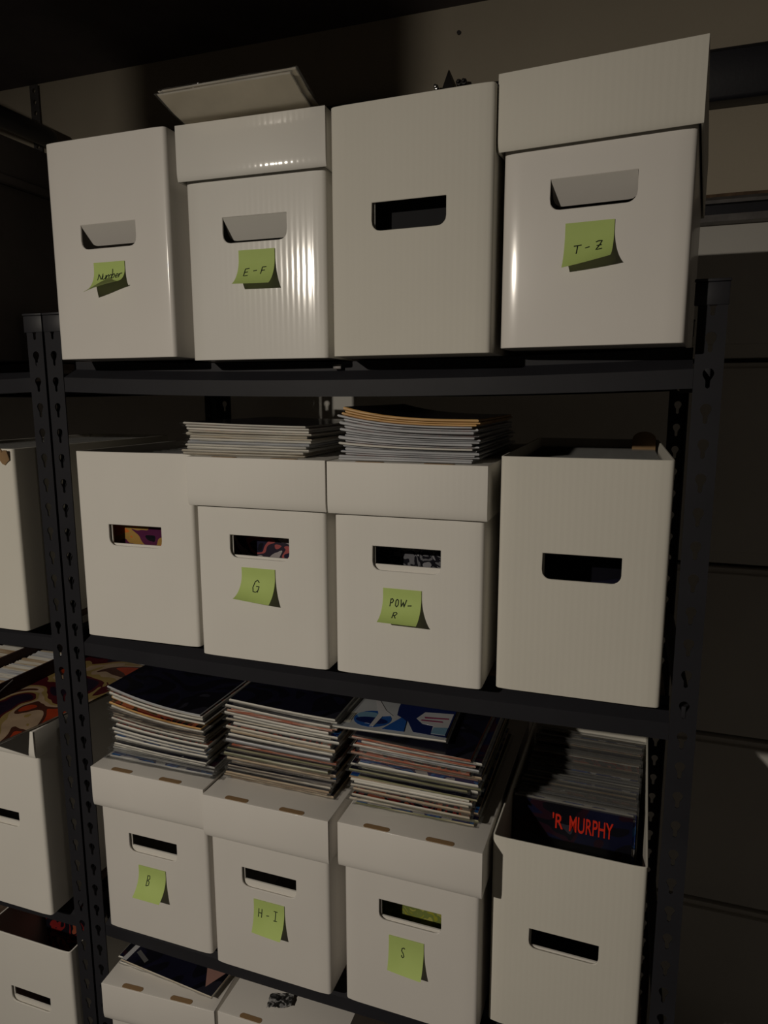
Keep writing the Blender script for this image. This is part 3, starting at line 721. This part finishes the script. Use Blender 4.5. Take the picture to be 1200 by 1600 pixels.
SILV = edge_mat('silvery_bag_folds', [(0.3, (0.10, 0.10, 0.10)), (0.45, (0.35, 0.35, 0.34)), (0.6, (0.75, 0.75, 0.72)), (0.7, (0.2, 0.2, 0.2))], 10)
SILV.node_tree.nodes['Principled BSDF'].inputs['Roughness'].default_value = 0.2
SILV.node_tree.nodes['Principled BSDF'].inputs['Metallic'].default_value = 0.3
DESC['silver'] = 'silvery'
def stack(org, n, h, prof, edges, cover, where, group, jx=0.005, jy=0.004, jr=0.015, w=0.171, d=0.26, lean=(0, 0), sleeve=0.004, bag=True, under=None, tops=None):
    T = [0.0]
    for i in range(n): T.append(T[-1] + (0.75 + 0.5*rnd.random()))
    T = [t * h / T[-1] for t in T]
    for i in range(n):
        a, b_ = T[i], T[i+1]
        zb = lambda X, Y, a=a: a * prof(X, Y); zt = lambda X, Y, b_=b_: b_ * prof(X, Y)
        e = edges[min(len(edges)-1, int(i / n * len(edges)))]
        if isinstance(e, tuple): e = rnd.choice(e)
        f = i / n
        dx = rnd.uniform(-jx, jx) + lean[0]*f; dy = rnd.uniform(-jy, jy) + lean[1]*f
        r = rnd.uniform(-jr, jr)
        k = n - 1 - i
        lab = '%s %scomic, %s from the top of the pile on the %s' % (DESC[e], 'bagged ' if bag else '', ORD[k], where) if k else '%s comic topmost of the pile on the %s' % ('bagged dark-covered' if bag else 'dark-covered', where)
        wide = under and i < under
        flatcomic('comic_book', lab, 'comic', group, org, dx - (0.004 if wide else 0), dy - (0.006 if wide else 0), r, w + (0.016 if wide else 0), d, zb, zt, SILV if wide else EDGE[e], ART[cover] if k == 0 else ART[rnd.choice(['black', 'navy', 'red', 'blue'])], sleeve=(0.008 if wide else sleeve) if rnd.random() < 0.9 else 0.0)
    return T[-1]
def lidtop(key):
    x, y, th, z, W, H = BX[key]; return z + H + 0.0025 + 0.0008
def curve_left(a, p=2.0, w=0.172, ya=0.0):
    return lambda X, Y: 1 + a * max(0.0, 1 - X / w) ** p * max(0, 1 - ya * max(Y, 0) / 0.26)
stack((0.190, 0.005, lidtop('B2')), 12, 0.0405, curve_left(0.10, 1.6, 0.19), [('white', 'cream'), ('white', 'grey'), 'cream', ('cream', 'white')], 'black', 'G box', 'comics piled on the G box', w=0.183, jx=0.007, sleeve=0.004)
stack((0.420, 0.005, lidtop('B3')), 19, 0.052, curve_left(0.30, 3.0), [('grey',), ('grey', 'white'), ('grey',), ('grey',), ('orange',)], 'black', 'POW-R box', 'comics piled on the POW-R box', jx=0.005, sleeve=0.0, bag=False)
stack((0.010, 0.032, lidtop('C1')), 25, 0.092, curve_left(0.22, 2.2), [('white',), ('white',), ('white', 'grey'), ('white', 'cream'), ('dark', 'tan'), ('orange', 'white'), ('white', 'grey')], 'black', 'B box', 'comics piled on the B box', under=4, lean=(-0.010, 0.012), jx=0.004, jy=0.005)
stack((0.214, 0.040, lidtop('C2')), 27, 0.119, curve_left(0.07, 1.5), [('cream', 'tan'), ('dark', 'tan'), ('olive', 'tan'), ('red', 'cream', 'grey'), ('white', 'tan'), ('cream', 'white'), ('white', 'red'), ('white',)], 'black', 'H-I box', 'comics piled on the H-I box', lean=(0.0, 0.008), jx=0.008, jy=0.005, jr=0.02)
h3 = stack((0.418, 0.040, lidtop('C3')), 25, 0.098, curve_left(0.05, 1.5), [('cream', 'olive'), ('tan', 'cream'), ('white', 'tan'), ('olive', 'orange', 'white'), ('white', 'olive'), ('tan', 'red'), ('white', 'grey'), ('white', 'tan', 'red')], 'black', 'S box', 'comics piled on the S box', lean=(0.004, 0.004), jx=0.009, jy=0.005, jr=0.025)
# silvery wide plastic bag at the bottom of the first pile is the fold of its bag
# blue and white comic lying crooked over two piles, back cover up
zb3 = lambda X, Y: 0.0; zt3 = lambda X, Y: 0.0032
bl = flatcomic('comic_book', 'blue and white comic lying back cover up across the tops of two tall piles', 'comic', None, (0.3735, 0.048, lidtop('C3') + 0.098 * 1.05 + 0.0025), 0, 0, 0.05, 0.174, 0.26, zb3, zt3, EDGE['white'], plain('pale_back_cover', (0.42, 0.44, 0.46), 0.25, coat=0.5), sleeve=0.003)
def flatpoly(name, parent, polys, z, label=None):
    b = MB()
    for pts, mat in polys:
        k = len(pts); b.add([(p, q, z) for p, q in pts] + [(p, q, z + 0.00015) for p, q in pts], [tuple(range(k, 2*k))] + [(i, (i+1) % k, k+(i+1) % k, k+i) for i in range(k)], mat); z += 0.0002
    o = b.build(name, parent, (0, 0, 0), recalc=False, smooth=None)
    if label: o['label'] = label
    return o
BLU = plain('blue_ink', (0.02, 0.09, 0.33), 0.25, coat=0.5); NVY = plain('navy_ink', (0.01, 0.02, 0.10), 0.25, coat=0.5); MAR = plain('maroon_ink', (0.25, 0.04, 0.10), 0.3, coat=0.5)
LBL = plain('light_blue_ink', (0.16, 0.30, 0.42), 0.25, coat=0.5); BLK = plain('black_ink', (0.01, 0.01, 0.015), 0.3); PLW = plain('pale_ink', (0.5, 0.5, 0.52), 0.3, coat=0.4)
def ell(cx, cy, a, c, n=20, t0=0, t1=2*PI): return [(cx + a*math.cos(t0+(t1-t0)*i/n), cy + c*math.sin(t0+(t1-t0)*i/n)) for i in range(n)]
flatpoly('cover_art', bl, [
  (ell(0.058, 0.036, 0.028, 0.026), BLU), (ell(0.050, 0.044, 0.018, 0.012), LBL), (ell(0.058, 0.030, 0.024, 0.010, 20), NVY),
  ([(0.070, 0.066), (0.050, 0.100), (0.044, 0.100), (0.062, 0.052), (0.060, 0.012), (0.066, 0.012), (0.070, 0.046), (0.084, 0.052)], PLW),
  ([(0.080, 0.008), (0.112, 0.008), (0.108, 0.040), (0.098, 0.050)], BLU),
  ([(0.090, 0.055), (0.110, 0.040), (0.125, 0.010), (0.172, 0.006), (0.172, 0.200), (0.080, 0.200), (0.086, 0.080)], NVY),
  ([(0.120, 0.052), (0.128, 0.075), (0.170, 0.080), (0.170, 0.012), (0.150, 0.012), (0.148, 0.036), (0.132, 0.038)], PLW),
  ([(0.132, 0.055), (0.166, 0.060), (0.166, 0.064), (0.130, 0.060)], MAR), ([(0.128, 0.046), (0.160, 0.048), (0.158, 0.052), (0.128, 0.050)], MAR),
  ([(0.150, 0.012), (0.170, 0.012), (0.170, 0.034), (0.150, 0.030)], LBL)], 0.0033, 'blue, navy and maroon printed shapes')
bars = [([(0.008, 0.016), (0.030, 0.016), (0.030, 0.050), (0.008, 0.050)], plain('barcode_paper', (0.5, 0.49, 0.42), 0.4))]
xb = 0.0100
for i in range(9):
    bw = 0.0007 + 0.0007 * ((i * 7) % 3) / 2; bars.append(([(xb, 0.020), (xb + bw, 0.020), (xb + bw, 0.044), (xb, 0.044)], BLK)); xb += 0.0021
flatpoly('barcode', bl, bars, 0.0033, 'black striped barcode')
# small orange-edged comic end beside it
# curled boards overhanging the glossy box
zt_ = lidtop('A2')
for i in range(4):
    dzz = 0.0021 * i
    def f0(X, Y, o_=dzz): return o_ + 0.0175 * (max(0.0, 0.075 - Y) / 0.075) ** 1.6 * (0.85 + 1.2 * X)
    def f1(X, Y, o_=dzz): return f0(X, Y, o_) + 0.0019
    flatcomic('comic_book', ['lowest pale bagged comic overhanging the glossy lid on the top shelf', 'second lowest pale comic overhanging the glossy lid', 'second comic from the top, overhanging the glossy lid', 'uppermost thin comic overhanging the glossy lid on the top shelf'][i], 'comic', 'comics overhanging the glossy lid',
              (0.2175, -0.0590, zt_), (0, -0.002, 0.006, -0.0015)[i], (0, 0.003, 0.001, 0.004)[i], 0.02 + 0.012 * (i % 2), 0.172, 0.26, f0, f1, EDGE['cream'], ART['black'], sleeve=0.003 if i in (0, 2) else 0.0, back=plain('pale_backing_board_%d' % i, (0.70, 0.63, 0.50), 0.45, coat=0.3))
# dark comics on the lid of the lowest box
zt_ = lidtop('D1')
for i, (px, py, r, e, cv, lab) in enumerate([(0.000, 0.020, -0.03, 'white', 'navy', 'lowest white-edged comic under the dark pile on the lowest visible lid'),
        (-0.008, 0.026, -0.015, 'white', 'navy', 'middle white-edged comic of the dark pile on the lowest visible lid'),
        (0.004, 0.018, -0.085, 'cream', 'black', 'dark-covered comic with a pink patch, topmost on the lowest visible lid')]):
    z = 0.0038 * i
    dc = flatcomic('comic_book', lab, 'comic', 'dark comics on the lowest visible lid', (0, 0, zt_), px, py, r, 0.186, 0.262, lambda X, Y, z=z: z, lambda X, Y, z=z: z + 0.0035, EDGE[e], ART[cv], sleeve=0.002)
flatpoly('cover_patch', dc, [([(0.140, 0.050), (0.165, 0.012), (0.180, 0.050)], plain('pink_patch', (0.36, 0.20, 0.17), 0.3, coat=0.4))], 0.0036, 'pink picture patch')
flatpoly('cover_border', dc, [([(0.001, 0.002), (0.010, 0.002), (0.010, 0.20), (0.001, 0.20)], PLW)], 0.0036, 'pale spine strip')
flatpoly('cover_lettering', dc, [([(0.014, 0.022), (0.042, 0.010), (0.044, 0.017), (0.016, 0.029)], plain('dim_grey_ink', (0.12, 0.12, 0.12), 0.4))], 0.0036, 'dim grey lettering strip')
# crumpled scrap of film
b = MB(); nx, ny = 14, 9; vs = []
for j in range(ny+1):
    for i in range(nx+1):
        p, q = i/nx, j/ny
        vs.append((p*0.038 + 0.002*noise.noise(Vector((p*5, q*5, 1))), q*0.026 + 0.004*p + 0.002*noise.noise(Vector((p*4, q*4, 5))), 0.0025 + 0.0045*abs(noise.noise(Vector((p*6, q*5, 9)))) + 0.003*(p > 0.85)))
FOIL = art('black_and_silver_film', [(0.02, 0.02, 0.02), (0.05, 0.05, 0.05), (0.4, 0.4, 0.4), (0.6, 0.6, 0.6)], 60, rough=0.2, coat=1)
b.add(vs, [(j*(nx+1)+i, j*(nx+1)+i+1, (j+1)*(nx+1)+i+1, (j+1)*(nx+1)+i) for j in range(ny) for i in range(nx)], FOIL)
tag(b.build('film_scrap', loc=(0.276, 0.020, lidtop('D2')), rz=0.25, solid=0.0004, smooth=0.4), 'small crumpled scrap of black and silver film on a white lid at the bottom', 'scrap')

# ------------------------------------------------------------------ comics standing in boxes
def standing(root_xyz, th, w, h, t, lean, cover, edge, label, group, sleeve=True, drop=0.0, name='comic_book', extra=0.008):
    """upright comic facing the front; origin at its lower front left corner"""
    o_ = MB(); s, c = math.sin(lean), math.cos(lean)
    def P(x, y, z): return (x, y*c + z*s, z*c - y*s)
    vs = [P(*p) for p in [(0,0,0),(w,0,0),(w,t,0),(0,t,0),(0,0,h),(w,0,h),(w,t,h),(0,t,h)]]
    o_.add(vs, [(0,1,5,4)], cover); o_.add(vs, [(3,7,6,2)], EDGE['white']); o_.add(vs, [(0,3,2,1),(4,5,6,7),(1,2,6,5),(3,0,4,7)], edge)
    me = o_.mesh(name, recalc=False)
    o = link(name, me, None, root_xyz, th); tag(o, label, 'comic', group)
    if sleeve:
        sb = MB(); n = 12; vs = []; fs = []
        for i in range(n+1):
            x = -0.002 + (w + 0.005)*i/n; wv = 0.0006*math.sin(i*1.9 + root_xyz[1]*500)
            vs += [P(x, -0.0005, h-0.002), P(x, -0.0004 + wv, h + extra*0.6), P(x, t*0.5 + wv, h + extra), P(x, t + 0.0004, h + extra*0.3)]
        for i in range(n):
            for k in range(3): a = i*4+k; fs.append((a, a+4, a+5, a+1))
        sb.add(vs, fs, SLEEVE)
        vs = [P(w + 0.0022, -0.0004, 0.02), P(w + 0.0022, -0.0004, h), P(w + 0.003, t*0.6, h), P(w + 0.003, t*0.6, 0.02)]
        sb.add(vs, [(0,1,2,3)], SLEEVE)
        so = link('plastic_sleeve', sb.mesh('plastic_sleeve', recalc=False), o); so['label'] = 'clear shiny plastic edge'
    return o
def inbox(key, lx, ly, lz):
    x, y, th, z, W, H = BX[key]; c, s = math.cos(th), math.sin(th)
    return (x + c*lx - s*ly, y + s*lx + c*ly, z + lz)
FL = 0.0034
# C4: the open box
x, y, th, z, W, H = BX['C4']
nC = 34
for i in range(nC):
    ly = 0.122 + 0.0066 * i
    hgt = 0.258 + rnd.uniform(-0.002, 0.004) + (0.004 if i > 20 else 0)
    e = EDGE['white'] if i in (0, 1, 12, 13) else EDGE[rnd.choice(['cream', 'tan', 'grey', 'white', 'tan'])]
    lx = 0.0060 + rnd.uniform(0, 0.004) + 0.008 * (i / nC)
    if i == 0: lab = 'black comic with red title lettering, frontmost in the open third-shelf box'
    elif i < len(ORD) : lab = 'upright bagged comic, %s behind the red-titled one in its box' % (ORD[i] if i > 1 else 'first')
    else: lab = 'upright bagged comic near the back of the open third-shelf box'
    c0 = standing(inbox('C4', lx if i else 0.006, ly, FL), th, 0.168, hgt, 0.0050, 0.045, ART['navy'] if i == 0 else ART[rnd.choice(['black', 'red', 'blue', 'navy'])], e, lab, 'comics in the open third-shelf box', extra=rnd.uniform(0.003, 0.010))
    if i == 0: front = c0
# red title lettering on the front comic
REDI = plain('red_title_ink', (0.75, 0.035, 0.015), 0.35)
def lettering(txt, parent, loc, size, sx, rx, mat, name, label):
    cu = bpy.data.curves.new(name, 'FONT'); cu.body = txt; cu.size = size; cu.extrude = 0.00015; cu.offset = size * 0.012
    t = bpy.data.objects.new(name, cu); COL.objects.link(t)
    dg = bpy.context.evaluated_depsgraph_get(); me = bpy.data.meshes.new_from_object(t.evaluated_get(dg)); bpy.data.objects.remove(t)
    for v in me.vertices: v.co.x *= sx
    me.materials.clear(); me.materials.append(mat)
    o = bpy.data.objects.new(name, me); COL.objects.link(o); o.parent = parent; o.location = loc; o.rotation_euler = (rx, 0, 0); o['label'] = label
    return o
hh = 0.258
lettering("'R", front, (0.056, math.sin(0.045)*0.222 - 0.0010, 0.222), 0.032, 0.62, PI/2 - 0.045, REDI, 'title_lettering', 'red letter R of the title')
lettering("MURPHY", front, (0.080, math.sin(0.045)*0.222 - 0.0010, 0.2215), 0.034, 0.46, PI/2 - 0.045, REDI, 'title_lettering', 'red title lettering reading MURPHY')
# comics just behind the slots of other boxes and glimpsed in open boxes
for key, cov, n_, lab in (('B1', 'orange', 28, 'left open box'), ('B2', 'pink', 3, 'G box'), ('B3', 'grey', 3, 'POW-R box'), ('B4', 'black', 22, 'right-end open box'), ('C3', 'yellow', 3, 'S box'), ('A3', 'matte', 3, 'unlabelled top box')):
    for i in range(n_):
        ly = {'B1': 0.024, 'B2': 0.045, 'B3': 0.055, 'B4': 0.10, 'C3': 0.045, 'A3': 0.03}[key] + i * (0.012 if key in ('B4', 'B1') else 0.010)
        cov_ = ART[cov] if i == 0 else ART[rnd.choice(['black', 'navy'])]
        if i and i >= len(ORD): continue
        lb = ('frontmost upright comic seen through the slot of the ' if i == 0 else 'upright comic, %s from the front, inside the ' % ORD[i]) + lab
        standing(inbox(key, 0.011, ly, FL), BX[key][2], 0.168, 0.258, 0.006, 0.02, cov_, EDGE['dark'], lb, 'comics standing in the ' + lab, sleeve=(i % 2 == 0 or key == 'B4') and key != 'A3', extra=0.014 if key == 'B4' else 0.005)
# brown backing board at the back right of the open right box
b = MB(); pr = ell(0.0, 0.0, 0.017, 0.012, 16, 0, PI); pts = [(0.017, -0.27), (0.0170, 0.0)] + [(p, q) for p, q in pr[1:]] + [(-0.017, 0.0), (-0.017, -0.27)]
k = len(pts); b.add([(p, 0, q) for p, q in pts] + [(p, 0.003, q) for p, q in pts], [tuple(range(k))[::-1], tuple(range(k, 2*k))] + [(i, (i+1) % k, k+(i+1) % k, k+i) for i in range(k)], KRAFT)
px, py, pz = inbox('B4', 0.166, 0.330, 0.290)
tag(b.build('backing_board', loc=(px, py, pz), bevel=0.0005), 'rounded brown cardboard tab sticking up at the back of the open right-hand box', 'board')
# a low comic with red title in the lower left box
for i in range(8):
    o = standing((-0.2805, 0.13 + i*0.012, LEV['D'] + 0.0046), 0, 0.170, 0.262, 0.006, 0.03, ART['red'] if i == 0 else ART['black'], EDGE['dark'],
             ('frontmost red and black comic' if i == 0 else 'upright comic, %s from the front,' % ORD[i]) + ' in the box low at the left edge', 'comics in the lower left open box', sleeve=i < 2)
    if i == 0: f2 = o
# dark bags peeking over the worn box
for i in range(26):
    standing((-0.2775 - 0.02*(0.03 + i*0.0125), 0.03 + i*0.0125, LEV['B'] + 0.0048), 0.02, 0.170, 0.268, 0.006, 0.03, ART['black'], EDGE['dark'], 'upright black comic, %s from the front, in the worn box' % (ORD[i] if i else 'first'), 'comics in the worn box', extra=0.005)

# ------------------------------------------------------------------ printed magazine and card tray on the neighbouring box
zt_ = LEV['C'] + 0.0012 + 0.3310 + 0.0025 + 0.0008
mg = flatcomic('magazine', 'magazine with a red, black and tan camouflage-like cover on the neighbouring box lid', 'magazine', None, (0, 0, zt_), -0.321, -0.062, -0.17, 0.205, 0.350, lambda X, Y: 0.0, lambda X, Y: 0.0042, EDGE['dark'], ART['camo'], sleeve=0)
zt2 = zt_ + 0.0046
ct = empty('card_tray', (-0.415, -0.010, zt2)); tag(ct, 'open two-row tray of trading cards at the left edge of the third shelf', 'card tray')
TR = plain('dark_tray_board', (0.055, 0.025, 0.022), 0.8)
b = MB(); b.box((0, 0, 0), (0.173, 0.36, 0.002), TR); b.build('tray_floor', ct, (0, 0, 0))
for nm, a_, c_ in (('tray_wall', (0.170, 0, 0.002), (0.173, 0.36, 0.026)), ('tray_wall', (0, 0, 0.002), (0.003, 0.36, 0.026)), ('tray_wall', (0.003, 0, 0.002), (0.170, 0.003, 0.026)), ('tray_wall', (0.003, 0.357, 0.002), (0.170, 0.36, 0.026)), ('tray_divider', (0.0995, 0.003, 0.002), (0.1035, 0.357, 0.040))):
    b = MB(); b.box(a_, c_, TR); b.build(nm, ct, (0, 0, 0))
la = math.radians(70)
def card(px, py, h, lab, mat, wd=0.064):
    b = MB(); s, c = math.sin(la), math.cos(la)
    P = lambda x, y, z: (x, y*c + z*s, z*c - y*s + 0.0019)
    t = 0.0018
    vs = [P(*p) for p in [(0,0,0),(wd,0,0),(wd,t,0),(0,t,0),(0,0,h),(wd,0,h),(wd,t,h),(0,t,h)]]
    b.add(vs, [(0,3,2,1),(4,5,6,7),(0,1,5,4),(1,2,6,5),(2,3,7,6),(3,0,4,7)], mat)
    return tag(b.build('trading_card', loc=(px, py, zt2 + 0.0022), smooth=None), lab, 'card', 'trading cards in the tray')
for col_, x_, zz in (('left', -0.4105, 0), ('right', -0.3095, 0)):
    for i in range(38):
        if col_ == 'right' and i == 24: continue
        card(x_ + rnd.uniform(0, 0.004), 0.0 + i * 0.0072, 0.058 + rnd.uniform(-0.003, 0.003), 'trading card tilted back in the %s row of the open tray' % col_, EDGE[rnd.choice(['white', 'cream', 'grey', 'tan'])])
o = card(-0.3085, 0.0 + 24 * 0.0072, 0.070, 'blank white divider card in the right row of the open tray', PLW, 0.0620);
